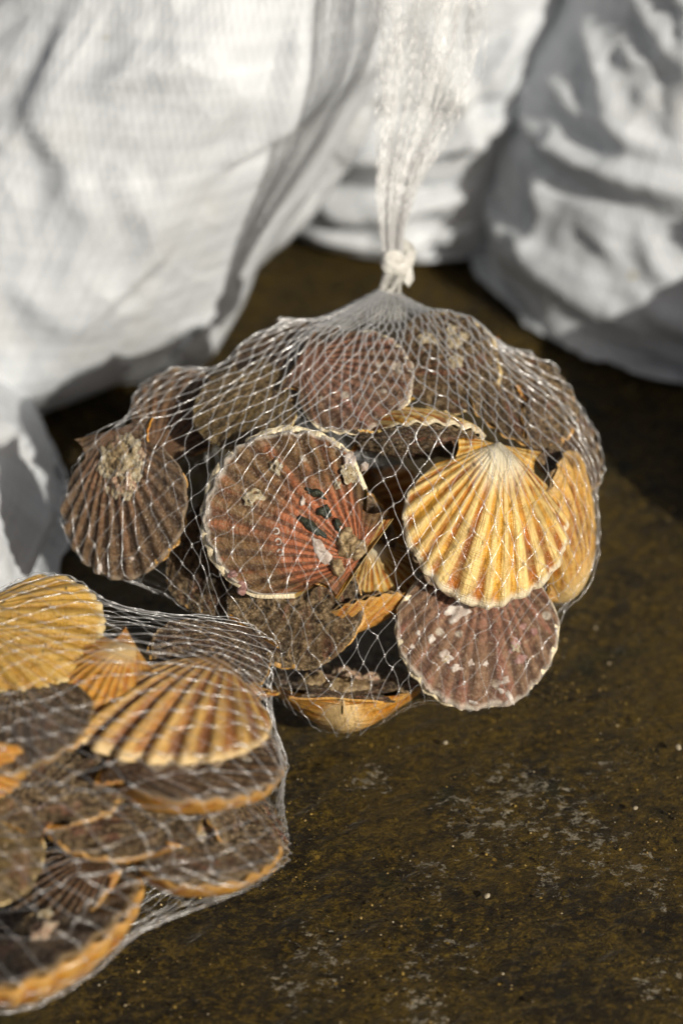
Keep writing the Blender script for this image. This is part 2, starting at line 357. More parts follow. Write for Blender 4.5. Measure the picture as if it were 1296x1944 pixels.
# ------------------------------------------------------------------ woven sacks
def gnoise(rng, n, m, shape):
    c = rng.random((n+1, m)); ny, nc = shape
    y = np.linspace(0, n, ny)*.9999; x = np.arange(nc)/nc*m
    y0 = y.astype(int); x0 = x.astype(int); fy = (y-y0)[:, None]; fx = (x-x0)[None]
    fx = fx*fx*(3-2*fx); fy = fy*fy*(3-2*fy); x1 = (x0+1) % m
    return (c[y0][:, x0]*(1-fx)+c[y0][:, x1]*fx)*(1-fy)+(c[y0+1][:, x0]*(1-fx)+c[y0+1][:, x1]*fx)*fy
def sim_sack(seed, prof, H, lean=(0, 0), ears=(), squash=(1, 1), slack=.16, nc=100, ny=72, steps=80, iters=7, lumps=.012, folds=(), creases=(), wrinkle=.002, ncrease=30, pullang=60, loc=(0, 0)):
    """cloth of a sack settling on its lumpy load. prof = [(height fraction, radius)], folds = [(angle0, z0, angle1, z1, height, width)] in degrees / metres"""
    rng = np.random.default_rng(seed)
    th = np.arange(nc)/nc*2*np.pi
    pz = np.array([p[0] for p in prof])*H; pr = np.array([p[1] for p in prof])
    L1 = gnoise(rng, 5, 7, (64, 128))-.5; L2 = gnoise(rng, 9, 13, (64, 128))-.5
    LF = np.zeros((64, 256)); gt, gz = np.meshgrid(np.arange(256)/256*2*np.pi, np.linspace(0, H, 64))
    for (a0, z0, a1, z1, amp, wd) in folds:
        a0, a1 = R_(a0), R_(a1); rr = .16
        d = np.array([(a1-a0)*rr, z1-z0]); Ld = np.hypot(*d); d /= Ld
        q = np.stack([((gt-a0+np.pi) % (2*np.pi)-np.pi)*rr, gz-z0], -1)
        al = q@d; ac = q[..., 1]*d[0]-q[..., 0]*d[1]
        e = smooth(-.02, .03, al)*smooth(Ld+.02, Ld-.03, al)
        w2 = wd*(.6+.6*np.clip(al/Ld, 0, 1))
        LF += amp*e*(np.exp(-(ac/w2)**2)-.75*np.exp(-((ac+1.5*w2)/w2)**2))
    def lump(t, z):
        a = (t/(2*np.pi)*128).astype(int) % 128; b = np.clip(z/H*63, 0, 63).astype(int)
        a2 = (t/(2*np.pi)*256).astype(int) % 256
        return L1[b, a]*2*lumps+L2[b, a]*.7*lumps+LF[b, a2]
    def axis(z): return lean[0]*z/H, lean[1]*z/H
    def rho(t, z):
        r = np.interp(z, pz, pr)
        r = r/np.sqrt((np.cos(t)/squash[0])**2+(np.sin(t)/squash[1])**2)+lump(t, z)*np.clip(z/.03, 0, 1)
        for (ta, amp, wd, zt) in ears:
            d = (t-R_(ta)+np.pi) % (2*np.pi)-np.pi
            r = r+amp*np.exp(-(d/wd)**2)*np.clip(1-z/zt, 0, 1)**1.5
        return r
    nb = int(ny*.16)
    v = np.arange(ny); T = np.broadcast_to(th, (ny, nc)); Z = np.zeros((ny, nc)); RF = np.ones((ny, nc))
    Z[:nb] = .004; RF[:nb] = ((v[:nb]+.5)/nb)[:, None]
    Z[nb:] = (.004+(H-.004)*np.linspace(0, 1, ny-nb)**1.05)[:, None]
    r = rho(T, Z)*RF
    ax, ay = axis(Z)
    P = np.stack([ax+r*np.cos(T), ay+r*np.sin(T), Z], -1)
    gu = 1.0+slack*np.clip(gnoise(rng, 6, 9, (ny, nc))*1.7-.5, 0, 1)
    gv = 1.0+slack*np.clip(gnoise(rng, 5, 8, (ny, nc))*1.7-.5, 0, 1)
    gd = 1.0+slack*.8*np.clip(gnoise(rng, 5, 8, (ny, nc))*2-.6, 0, 1)
    ru = np.linalg.norm(np.roll(P, -1, 1)-P, axis=-1)*gu
    rv = np.linalg.norm(P[1:]-P[:-1], axis=-1)*gv[:-1]
    rp = np.linalg.norm(np.roll(P, -1, 1)[1:]-P[:-1], axis=-1)*np.sqrt(gu*gv)[:-1]*gd[:-1]
    rm = np.linalg.norm(np.roll(P, 1, 1)[1:]-P[:-1], axis=-1)*np.sqrt(gu*gv)[:-1]/gd[:-1]
    P[nb:, :, :2] += rng.normal(0, .0025, (ny-nb, nc, 2)); P0 = P.copy()
    V = np.zeros_like(P); dt = 1/50.
    def pull(A, B, rest, st, comp):
        d = B-A; L = np.sqrt((d*d).sum(-1))+1e-9
        c = (L-rest)/L; c = (np.where(c < 0, c*comp, c)*(.5*st))[..., None]
        A += d*c; B -= d*c
    I = [np.arange(s, nc, 2) for s in (0, 1)]
    for it in range(steps):
        V[:, :, 2] -= dt*4
        V *= .93
        Q = P+dt*V
        for j in range(iters):
            for s in (0, 1):
                bi = (I[s]+1) % nc
                a = Q[:, I[s]]; b = Q[:, bi]; pull(a, b, ru[:, I[s]], 1, .9); Q[:, I[s]] = a; Q[:, bi] = b
                a = Q[s:-1:2]; m = len(a); b = Q[s+1::2][:m]; pull(a, b, rv[s::2][:m], 1, .9)
            for sh, rr in ((1, rp), (-1, rm)):
                bi = (np.arange(nc)+sh) % nc
                for s in (0, 1):
                    a = Q[s:-1:2]; m = len(a); t = Q[s+1::2][:m]; b = t[:, bi]
                    pull(a, b, rr[s::2][:m], .6, .7); t[:, bi] = b
            if j % 4 == 0:
                Q += (.5*(np.roll(Q, 1, 1)+np.roll(Q, -1, 1))-Q)*.04
                Q[1:-1] += (.5*(Q[2:]+Q[:-2])-Q[1:-1])*.04
        Q[:, :, 2] = np.maximum(Q[:, :, 2], .003)
        zz = Q[nb:, :, 2]; bx, by = axis(zz); X = Q[nb:, :, 0]-bx; Y = Q[nb:, :, 1]-by
        tt = np.arctan2(Y, X) % (2*np.pi); rad = np.hypot(X, Y)+1e-9
        mn = rho(tt, zz); k = np.clip(mn/rad, 1, 1.1)
        k = np.where(rad > mn+.03, (mn+.03)/rad, k)
        Q[nb:, :, 0] = bx+X*k; Q[nb:, :, 1] = by+Y*k
        Q[:nb] = P0[:nb]; Q[-2:] = P0[-2:]
        V = (Q-P)/dt; P = Q
    # finer cloth: resample, then press the sharp creases in along the surface normal
    def up(A, axis):
        if axis == 1:
            n1 = np.roll(A, -1, 1); m = (9*(A+n1)-np.roll(A, 1, 1)-np.roll(A, -2, 1))/16; O = np.empty((A.shape[0], A.shape[1]*2, 3)); O[:, ::2] = A; O[:, 1::2] = m; return O
        m = .5*(A[1:]+A[:-1]); m[1:-1] = (9*(A[1:-2]+A[2:-1])-A[:-3]-A[3:])/16; O = np.empty((A.shape[0]*2-1, A.shape[1], 3)); O[::2] = A; O[1::2] = m; return O
    P = up(up(P, 1), 0); nc = P.shape[1]; th = np.arange(nc)/nc*2*np.pi
    du = np.roll(P, -1, 1)-np.roll(P, 1, 1); dv = np.gradient(P, axis=0); N = np.cross(du, dv); N /= np.linalg.norm(N, axis=-1, keepdims=True)+1e-12
    bx, by = axis(P[..., 2]); gt = np.arctan2(P[..., 1]-by, P[..., 0]-bx); gz = P[..., 2]; D = np.zeros(gz.shape)
    Wp = vnoise(np.stack([np.cos(gt)*4, np.sin(gt)*4, gz*22], -1), seed)*.005
    for (px0, py0, px1, py1, amp, wd) in creases:
        (a0, z0), (a1, z1) = [on_drum(px, py, loc, np.interp(.4*H, pz, pr), lean, H) for px, py in ((px0, py0), (px1, py1))]
        rr = .17; d = np.array([(a1-a0)*rr, z1-z0]); Ld = np.hypot(*d); d /= Ld
        q = np.stack([((gt-a0+np.pi) % (2*np.pi)-np.pi)*rr, gz-z0], -1)
        al = q@d; ac = q[..., 1]*d[0]-q[..., 0]*d[1]+Wp
        e = smooth(-.3*Ld, .25*Ld, al)*smooth(1.3*Ld, .7*Ld, al); w2 = wd*(.55+.9*np.clip(al/Ld, 0, 1))
        D += amp*e*(np.exp(-np.abs(ac/w2)**1.4)-.8*np.exp(-((ac+1.5*w2)/w2)**2))
    cr = np.random.default_rng(seed+99)
    for _ in range(ncrease):                       # short tension folds, roughly along the pull of the cloth
        a0, z0 = cr.uniform(-np.pi, 0), cr.uniform(.02, H*.8); di = R_(pullang+cr.normal(0, 28)); d = np.array([math.cos(di), math.sin(di)]); Ld = cr.uniform(.05, .15); wd = cr.uniform(.004, .009); amp = cr.uniform(.0025, .0065)
        q = np.stack([((gt-a0+np.pi) % (2*np.pi)-np.pi)*.17, gz-z0], -1); al = q@d; ac = q[..., 1]*d[0]-q[..., 0]*d[1]+Wp
        D += amp*smooth(-.5*Ld, -.1*Ld, al)*smooth(.5*Ld, .1*Ld, al)*(np.exp(-np.abs(ac/wd)**1.2)-.6*np.exp(-((ac+1.7*wd)/wd)**2))
    q = np.stack([np.cos(gt)*7, np.sin(gt)*7, gz*30+np.cos(gt)*3], -1)
    D += wrinkle*(1-np.abs(fbm(q, seed+3, 3))*2.2)*smooth(-.3, .4, vnoise(q*.35, seed+8))
    D *= smooth(.0, .03, gz)
    P = P+N*D[..., None]; P[..., 2] = np.maximum(P[..., 2], .003)
    # the gathered, tied mouth
    extra = []
    c = P[-1].mean(0)
    for q in np.linspace(0, 1, 9)[1:]:
        f = 1-.82*smooth(0, .75, q)+.25*max(0, q-.75)
        p = c+(P[-1]-c)*f; p[:, 2] = c[2]+.16*q
        p[:, :2] += (p[:, :2]-c[:2])*(.16*np.sin(th*17)*smooth(0, .6, q))[:, None]
        extra.append(p)
    return np.concatenate([P, np.array(extra)])
def on_drum(px, py, loc, r, lean, H):
    """where a sight line meets an upright drum: angle and height on it"""
    d = ray(px, py); o = CAM.copy(); zg = .12
    for _ in range(3):
        cx, cy = loc[0]+lean[0]*zg/H, loc[1]+lean[1]*zg/H
        ox, oy = o[0]-cx, o[1]-cy
        A, B, C_ = d[0]**2+d[1]**2, ox*d[0]+oy*d[1], ox*ox+oy*oy-r*r
        t = (-B-math.sqrt(max(B*B-A*C_, 0)))/A; p = o+d*t; zg = float(np.clip(p[2], 0, H))
    return math.atan2(p[1]-cy, p[0]-cx), zg
def build_sack(label, loc, rot, **kw):
    P = sim_sack(loc=loc, **kw); nr, nc, _ = P.shape
    c0 = P[0].mean(0)
    V = np.concatenate([P.reshape(-1, 3), [c0]])
    F = [tuple(f) for f in grid_faces(nr, nc, True)]+[(nr*nc, (k+1) % nc, k) for k in range(nc)]
    o = mesh('woven_sack', V, F, M['sack'])
    uv = o.data.uv_layers.new(name='UVMap')
    li = np.empty(len(o.data.loops), np.int32); o.data.loops.foreach_get('vertex_index', li)
    u = (li % nc)/nc; vv = (li//nc)/nr
    nl = np.zeros(len(li)); 
    for p in o.data.polygons:           # close the seam in U
        s = slice(p.loop_start, p.loop_start+p.loop_total)
        if u[s].max()-u[s].min() > .5: u[s] = np.where(u[s] < .5, u[s]+1, u[s])
    uv.data.foreach_set('uv', np.stack([u, vv], -1).astype(np.float32).ravel())
    o.location = loc; o.rotation_euler = (0, 0, R_(rot))
    tag(o, label, 'sack', 'white woven sacks')
    return o
# angles: -90 degrees faces the camera, 0 is to the right
build_sack('big bright white woven sack at upper left, nearest behind the net bag', (-.308, .372, 0), 0, seed=4, H=.42, lean=(.275, .08), slack=.08,
           prof=[(0, .11), (.10, .155), (.3, .172), (.65, .180), (1, .13)], ears=[(-20, .06, .17, .11)], lumps=.010, ncrease=16, pullang=70,
           creases=[(640, 180, 440, 640, .016, .012), (180, 150, 420, 110, .008, .014), (60, 230, 180, 420, .007, .012), (220, 330, 300, 480, .006, .012), (420, 300, 520, 200, .008, .014), (30, 560, 160, 640, .006, .012), (330, 620, 420, 540, .007, .012), (100, 60, 60, 240, .007, .014), (560, 60, 500, 240, .008, .014)])
build_sack('white woven sack in the middle at the back, half hidden behind the others', (.070, .640, 0), 0, seed=11, H=.40, lean=(.0, .03), slack=.12,
           prof=[(0, .13), (.12, .165), (.35, .17), (.65, .165), (1, .13)], lumps=.010, ncrease=30, pullang=10,
           creases=[(700, 470, 540, 430, .018, .010), (860, 380, 600, 400, .015, .011), (960, 210, 640, 290, .022, .014), (900, 250, 820, 60, .014, .012), (980, 60, 860, 200, .014, .012), (700, 60, 690, 250, .012, .012), (880, 440, 700, 480, .012, .009)])
build_sack('creased white woven sack at the right edge, lower half in shadow', (.318, .492, 0), 0, seed=23, H=.40, lean=(.045, .05), slack=.12,
           prof=[(0, .175), (.12, .205), (.3, .192), (.65, .150), (1, .13)], lumps=.010, ncrease=36, pullang=-40,
           creases=[(930, 345, 1160, 600, .012, .010), (1025, 240, 1296, 360, .018, .012), (1045, 170, 1230, 290, .009, .008), (1060, 40, 1180, 260, .009, .010), (1020, 260, 1060, 390, .011, .009), (905, 440, 1010, 600, .009, .010), (900, 610, 1290, 600, .008, .009), (1150, 20, 1290, 160, .009, .009)])
build_sack('low white woven sack cut off by the left edge between the two net bags', (-.485, .085, 0), 0, seed=31, H=.14, lean=(-.05, .0), slack=.10, nc=80, ny=48, steps=50,
           prof=[(0, .26), (.2, .295), (.5, .275), (.8, .20), (1, .12)], lumps=.008, ncrease=16, creases=[(0, 800, 130, 880, .006, .012), (10, 1000, 130, 960, .006, .010)])
build_sack('white woven sack standing just out of view to the right', (.530, .060, 0), 0, seed=41, H=.20, slack=.1, nc=64, ny=40, steps=30,
           prof=[(0, .15), (.15, .19), (.6, .19), (1, .15)])

# ------------------------------------------------------------------ scallops
AH = R_(60)                                   # half the angle between the straight shoulders
class Valve:
    """one valve in its own frame: beak at +Y, disc centre at the origin, outside along +Z (flat) or -Z (convex)"""
    def __init__(s, R, convex, seed, nrib=14, bulge=.36, rough=0., res=7, rows=38, wave=.02, ribamp=1.):
        s.R, s.convex, s.nrib, s.rough, s.ribamp = R, convex, nrib, rough, ribamp
        s.rng = np.random.default_rng(seed); s.seed = seed; s.bulge = bulge
        s.na, s.ns = nrib*res+1, rows
        s.jit = np.interp(np.linspace(0, 1, 200), np.linspace(0, 1, 9), s.rng.normal(0, .016, 9))
        s.tg = np.linspace(0, 1, 400)
        n = np.interp(s.tg, np.linspace(0, 1, 12), s.rng.normal(0, .012, 12))
        a = (s.tg-.5)*2*AH
        rib = s.ribf(s.tg)
        chip = fbm(np.stack([s.tg*40, s.tg*0+seed, s.tg*0], -1), seed, 3)
        s.L = R*2*np.cos(a)*(1+n+(wave if convex else wave*.55)*(rib-.5)+.014*chip-.10*np.clip(chip-.40, 0, 1))*(1-.16*smooth(.82, 1., np.abs(s.tg-.5)*2))
        s.asp = 1+.05*np.sin(seed*2.3); s.skew = .06*np.sin(seed*5.1); s.warp = .05*np.sin(seed*3.7)
        k = s.rng.integers(5, 9); s.gl = np.sort(s.rng.uniform(.25, .97, k)); s.ga = s.rng.uniform(.3, 1., k)
    def ribf(s, t):
        ph = (t+np.interp(t, np.linspace(0, 1, 200), s.jit))*s.nrib
        c = .5+.5*np.cos(2*np.pi*(ph-.5))
        return c**.75 if s.convex else c**1.25
    def point(s, t, q):
        """t 0..1 across, q 0..1 from beak to margin"""
        R = s.R; a = (t-.5)*2*AH
        L = np.interp(t, s.tg, s.L)
        x, y = L*q*np.sin(a), R-L*q*np.cos(a)
        lat = np.clip(np.cos((t-.5)*np.pi), 0, 1)
        dome = np.sin(np.pi*np.clip(q, 0, 1)**.62)**.66*lat**.55
        rib = s.ribf(t); side = 1-smooth(.86, 1, np.abs(t-.5)*2)
        if s.convex:
            z = s.bulge*R*dome+(.060*s.ribamp*R*q**.9)*(rib-.5)*side*np.clip(q*4, 0, 1)
        else:
            z = .045*R+.05*R*dome*smooth(0, .5, q)+(.050*s.ribamp*R*q**.9)*(rib-.5)*side*np.clip(q*4, 0, 1)
        for g, am in zip(s.gl, s.ga):                      # growth steps
            d = q-g-.006*np.sin(t*40+g*30)
            z = z+.012*R*am*np.exp(-np.clip(d, 0, 1)/.03)*(d > 0)-.006*R*am*np.exp(-(d/.012)**2)
        if not s.convex: z = z-s.warp*((x/R)**2-.35)*R*.5*smooth(0, .4, q)
        P = np.stack([x, y, z], -1)
        nz = .006*R*fbm(P/R*9+s.seed, s.seed, 2)
        if s.rough: nz = nz+s.rough*R*(fbm(P/R*7+s.seed, s.seed+3, 4)*smooth(-.2, .35, fbm(P/R*2.2+s.seed*1.7, s.seed+9, 2)))
        P[..., 2] += nz*np.clip(q*5, .2, 1)
        if s.convex: P[..., 2] *= -1
        return P
    def inv(s, x, y):
        a = np.arctan2(x, s.R-y); t = a/(2*AH)+.5
        d = np.hypot(x, s.R-y); return np.clip(t, 0, 1), np.clip(d/np.interp(t, s.tg, s.L), 0, 1)
    def surf(s, x, y): t, q = s.inv(np.asarray(x, float), np.asarray(y, float)); return s.point(t, q)[..., 2]
    def build(s, name, mat, parent):
        t = np.linspace(0, 1, s.na); q = np.concatenate([[.012, .03], np.linspace(.06, 1, s.ns-2)**.92])
        Tm, Qm = np.meshgrid(t, q)
        P = s.point(Tm, Qm); sg = -1 if s.convex else 1
        edge = P[-1]
        A = np.stack([Tm, Qm, s.ribf(Tm)], -1)
        e1 = edge.copy(); e1[:, 2] -= sg*.030*s.R*(1 if not s.convex else .2)     # lip, then inwards
        c = np.array([0, .1*s.R, 0]); e2 = e1.copy(); e2[:, :2] = c[:2]+(e1[:, :2]-c[:2])*.94; e2[:, 2] = e1[:, 2]+sg*.004*s.R
        at = np.stack([t, t*0+1.02, t*0+1], -1)
        V = np.concatenate([P.reshape(-1, 3), e1, e2]); A = np.concatenate([A.reshape(-1, 3), at, at])
        F = grid_faces(s.ns+2, s.na)
        if not s.convex: F = F[:, ::-1]
        s.obj = mesh(name, V, F.copy(), mat, parent, attr=A); s.pts = P[::2, ::2].reshape(-1, 3)
        for sgn in (-1, 1): s.ear(sgn, mat)
        return s.obj
    def ear(s, sgn, mat):
        R = s.R; n = 12; sg = -1 if s.convex else 1
        u, v = np.meshgrid(np.linspace(0, 1, n), np.linspace(0, 1, n))
        w = .60+.05*s.rng.normal()
        H0, D0, U0 = np.array([w, 1.0+.02*s.rng.normal()]), np.array([.50, .66]), np.array([0, .985])
        k = 1-.10*np.sin(np.pi*v)                       # hollow outer edge
        xy = U0+(u*k)[..., None]*((1-v)[..., None]*(H0-U0)+v[..., None]*(D0-U0))
        z = (.05 if not s.convex else .07)*np.sin(np.pi*v*.9)*(1-.55*u)+.010*np.cos(v*2*np.pi*3.5)*u+(.02 if not s.convex else .0)
        P = np.stack([sgn*xy[..., 0]*R, xy[..., 1]*R, sg*z*R], -1)
        P[..., 2] += .012*R*fbm(P/R*8+s.seed, s.seed+5, 2)
        A = np.stack([.5+sgn*(.35+.1*v), .25+.6*u, .5+.5*np.cos(v*2*np.pi*3.5)], -1)
        Q = P.copy(); Q[..., 2] -= sg*.03*R
        idx = np.concatenate([np.arange(n), np.arange(1, n)*n+n-1, (n*n-2-np.arange(n-1)), (np.arange(n-2, 0, -1))*n])
        F = grid_faces(n, n); m = len(idx)
        F2 = np.stack([idx, np.roll(idx, -1), np.roll(idx, -1)+n*n, idx+n*n], -1)
        if sgn*sg < 0: F = F[:, ::-1]; F2 = F2[:, ::-1]
        o = mesh('ear', np.concatenate([P.reshape(-1, 3), Q.reshape(-1, 3)]), np.concatenate([F, F2]), mat, s.obj, attr=np.concatenate([A.reshape(-1, 3)]*2))
        s.pts = np.concatenate([s.pts if hasattr(s, 'pts') else np.zeros((0, 3)), P[::3, ::3].reshape(-1, 3)])

def barnacle_mesh(seed, mat):
    rng = np.random.default_rng(seed); n = 30; a = np.arange(n)/n*2*np.pi
    rings = []
    for (r, z, amp) in ((1.10, -.12, .20), (.92, .20, .20), (.66, .58, .15), (.50, .80, .09), (.40, .66, .03), (.30, .20, .0), (.10, .10, 0)):
        w = 1+amp*np.sign(np.cos(a*5+seed))*np.abs(np.cos(a*5+seed))**.6+.06*np.interp(a, np.linspace(0, 2*np.pi, 8), rng.normal(0, 1, 8)*np.array([1, 1, 1, 1, 1, 1, 1, 0]))
        rings.append(np.stack([r*w*np.cos(a), r*w*np.sin(a), z+.07*rng.normal(0, 1, n)*(z > .5)], -1))
    V = np.concatenate(rings); me = mesh('barnacle', V, grid_faces(len(rings), n, True), mat)
    d = me.data; bpy.data.objects.remove(me); return d
BARN = {k: [barnacle_mesh(s, M['b_'+k]) for s in (1, 2, 3)] for k in ('cream', 'pink')}

def add_barnacle(v, x, y, r, rng, kind='cream', hgt=1.):
    R = v.R; x, y = x*R, y*R
    z = float(v.surf([x], [y])[0]); e = .03*R
    gx = float(v.surf([x+e], [y])[0]-v.surf([x-e], [y])[0])/(2*e); gy = float(v.surf([x], [y+e])[0]-v.surf([x], [y-e])[0])/(2*e)
    sg = -1 if v.convex else 1
    n = Vector((-gx*sg, -gy*sg, 1.*sg)).normalized()
    n = (n+Vector((rng.uniform(-.15, .15), rng.uniform(-.15, .15), 0))).normalized()
    o = link('barnacle', BARN[kind][rng.integers(3)], v.obj)
    q = n.to_track_quat('Z', 'Y').to_matrix().to_4x4() @ Matrix.Rotation(rng.uniform(0, 6.28), 4, 'Z')
    o.matrix_local = Matrix.Translation((x, y, z)) @ q @ Matrix.Diagonal((r*R*rng.uniform(.85, 1.15), r*R, r*R*hgt, 1))
    v.pts = np.concatenate([v.pts, [[x, y, z+sg*r*R*hgt*.7]]])
def add_patch(v, x, y, rx, ry, ang, mat, seed, name='lime_crust', h=.02, bumpy=1., ragged=.35):
    """a thin crust growing on the valve and following its ribs"""
    R = v.R; n, m = 28, 7
    a = np.arange(n)/n*2*np.pi
    ra = 1+ragged*fbm(np.stack([np.cos(a)*2.2, np.sin(a)*2.2, a*0+seed*3.1], -1), seed, 3)
    V = []
    for k in range(m+1):
        f = min(1, k/(m-1)+.04); q = ra*f
        px = x*R+R*(rx*q*np.cos(a)*math.cos(ang)-ry*q*np.sin(a)*math.sin(ang)); py = y*R+R*(rx*q*np.cos(a)*math.sin(ang)+ry*q*np.sin(a)*math.cos(ang))
        z = v.surf(px, py); sg = -1 if v.convex else 1
        hh = h*(1-f**3)*(1+.9*bumpy*fbm(np.stack([px/R*16, py/R*16, px*0+seed], -1), seed, 3)) if k < m else -.012
        V.append(np.stack([px, py, z+sg*R*(hh+.003)], -1))
    F = grid_faces(m+1, n, True); F = F if not v.convex else F[:, ::-1]
    o = mesh(name, np.concatenate(V), np.concatenate([F]), mat, v.obj)
    return o
def add_worm(v, pts, r, seed):
    """chalky worm tube lying on the valve, pts in units of R"""
    R = v.R; p = np.array(pts, float); tt = np.linspace(0, len(p)-1, 26)
    X = np.interp(tt, np.arange(len(p)), p[:, 0])*R; Y = np.interp(tt, np.arange(len(p)), p[:, 1])*R
    for _ in range(3):
        X[1:-1] = .25*X[:-2]+.5*X[1:-1]+.25*X[2:]; Y[1:-1] = .25*Y[:-2]+.5*Y[1:-1]+.25*Y[2:]
    C = np.stack([X, Y, v.surf(X, Y)+.4*r*R], -1)
    tube = sweep(C, r*R*(.7+.3*np.linspace(0, 1, 26)), 7)
    mesh('worm_tube', *tube, M['lime'], v.obj)
def sweep(C, rad, k=6, closed=False):
    C = np.asarray(C); T = np.gradient(C, axis=0); T /= np.linalg.norm(T, axis=1, keepdims=True)+1e-12
    ref = np.array([.3, .2, .93]); A = np.cross(T, ref); A /= np.linalg.norm(A, axis=1, keepdims=True)+1e-9
    B = np.cross(T, A); a = np.arange(k)/k*2*np.pi
    rad = np.broadcast_to(rad, (len(C),))
    V = C[:, None]+rad[:, None, None]*(np.cos(a)[None, :, None]*A[:, None]+np.sin(a)[None, :, None]*B[:, None])
    return V.reshape(-1, 3), grid_faces(len(C), k, True)

BAGS = {1: (np.array([0, .02, .085]), np.array([.178, .150, .095])), 2: (np.array([-.235, -.19, .07]), np.array([.200, .135, .088]))}
CLOUD = {1: [], 2: []}
def hit(bag, px, py):
    c, r = BAGS[bag]; d = ray(px, py)/r; o = (CAM-c)/r
    A, B, C_ = d@d, o@d, o@o-1; D = B*B-A*C_
    return (-B-math.sqrt(max(D, 0)))/A
count = [0]
def scallop(bag, px, py, wpx, face, hinge, n, off, flat, convex, label, group=None, nrib=14, rough=0., crough=0., bulge=.36, hi=True, depth=None, big=1.015, loc=None, wave=.012, ribamp=1.):
    """face: the valve turned to the viewer; hinge: screen angle of the beak; n: way that face looks (right, up, towards the camera)"""
    count[0] += 1; seed = count[0]*13+5
    d = depth if depth else hit(bag, px, py)+off
    c = at_d(px, py, d) if loc is None else np.array(loc)
    R = wpx/2*KPX*(d if loc is None else 1.25)
    z = unit(cam_dir(n)); h = cam_dir((math.cos(R_(hinge)), math.sin(R_(hinge)), 0)); y = unit(h-z*(h@z))
    if face == 'convex': z = -z
    x = np.cross(y, z)
    mw = np.eye(4); mw[:3, 0], mw[:3, 1], mw[:3, 2] = x, y, z
    # keep the face that shows at the wanted place: the disc centre sits half a bulge in
    if face == 'convex': c = c+z*R*bulge*.55
    mw[:3, 3] = c
    root = link('scallop', None)
    kw = dict(res=8, rows=44) if hi else dict(res=5, rows=20)
    fv = Valve(R, False, seed, nrib, rough=rough, wave=wave, ribamp=ribamp, **kw); fv.build('flat_valve', M[flat], root)
    cv = Valve(R*big, True, seed+1, nrib, bulge, rough=crough, wave=wave, ribamp=ribamp, **kw); cv.build('convex_valve', M[convex], root)
    pts = np.concatenate([fv.pts, cv.pts])@mw[:3, :3].T+mw[:3, 3]
    lift = .004-pts[:, 2].min()
    if lift > 0: mw[2, 3] += lift
    root.matrix_world = Matrix(mw.tolist())
    tag(root, label, 'scallop', group or ('scallops in the middle net bag' if bag == 1 else 'scallops in the front net bag'))
    CLOUD[bag].append((fv, cv, mw))
    return fv, cv, np.random.default_rng(seed)

# ---- middle net bag
fA, cA, rg = scallop(1, 927, 985, 316, 'convex', 79, (.12, .22, .96), -.004, 'f_brown', 'c_gold', 'golden yellow ribbed scallop facing the camera at the right of the middle net', nrib=16, bulge=.34, wave=.020)
fB, cB, rg = scallop(1, 548, 978, 326, 'flat', -33, (-.12, .16, .97), -.004, 'f_red', 'c_gold', 'large red brown scallop with white rim and barnacles in the centre of the middle net', nrib=16, big=1.045, wave=.012)
B_ = math.cos
def loc2(px, py, cx, cy, half, hinge):
    """photo pixel -> valve units, for a face seen nearly square on"""
    dx, dy = (px-cx)/half, -(py-cy)/half; a = R_(hinge)-math.pi/2
    return dx*math.cos(a)+dy*math.sin(a), -dx*math.sin(a)+dy*math.cos(a)
pB = lambda px, py: loc2(px, py, 548, 978, 160, -33)
for (px, py, r, k) in ((524, 888, .085, 'cream'), (487, 940, .10, 'cream'), (476, 952, .07, 'cream'), (665, 905, .12, 'cream'), (656, 893, .07, 'cream'), (640, 925, .05, 'cream')): add_barnacle(fB, *pB(px, py), r, rg, k, .6)
for i, (px, py, rx, ry, a) in enumerate(((612, 1050, .22, .07, 1.2), (662, 880, .12, .07, .3), (690, 890, .06, .05, 0), (576, 955, .06, .03, .5), (462, 1115, .09, .06, .7), (445, 1088, .05, .05, 0), (440, 1090, .04, .04, 0))):
    add_patch(fB, *pB(px, py), rx, ry, a, M['pinklime' if i > 3 else 'lime'], 40+i, h=.03)
for i, (px, py, rx, ry, a) in enumerate(((590, 1000, .26, .055, 1.45), (618, 975, .08, .10, .3), (600, 940, .05, .14, .2), (640, 1000, .09, .05, .8))):
    add_patch(fB, *pB(px, py), rx, ry, a, M['weed'], 60+i, 'weed_growth', h=.05, ragged=.6)
for i, (px, py, rx, ry, a) in enumerate(((655, 1035, .17, .11, .4), (678, 1048, .12, .10, 0), (640, 1080, .10, .08, .8))):
    add_patch(fB, *pB(px, py), rx, ry, a, M['tan'], 70+i, 'sandy_crust', h=.07, bumpy=1.6, ragged=.5)
for i in range(3):
    cx, cy = pB(527+4*i, 1010+20*i); rr = .035
    add_worm(fB, [(cx+rr*math.cos(q), cy+rr*math.sin(q)) for q in np.linspace(0, 5, 9)], .012, i)
fC, cC, rg = scallop(1, 238, 955, 290, 'flat', 104, (-.50, .06, .86), .0, 'f_brown', 'c_orange', 'dark brown scallop crowned with cream barnacles at the left end of the middle net', nrib=15, big=.99)
pC = lambda px, py: loc2(238+(px-238)/.84, py, 238, 955, 145, 104)
for (px, py, r, k) in ((240, 912, .22, 'pink'), (256, 884, .18, 'cream'), (214, 900, .11, 'cream'), (226, 936, .10, 'cream'), (205, 872, .16, 'cream'), (232, 862, .12, 'pink'), (250, 852, .17, 'cream'), (222, 848, .12, 'pink'), (266, 866, .09, 'pink'), (236, 884, .09, 'pink'), (194, 890, .08, 'cream'), (250, 942, .06, 'cream'), (208, 930, .05, 'cream'), (232, 838, .10, 'cream'), (268, 905, .06, 'cream'), (215, 880, .07, 'pink')): add_barnacle(fC, *pC(px, py), r, rg, k, .42)
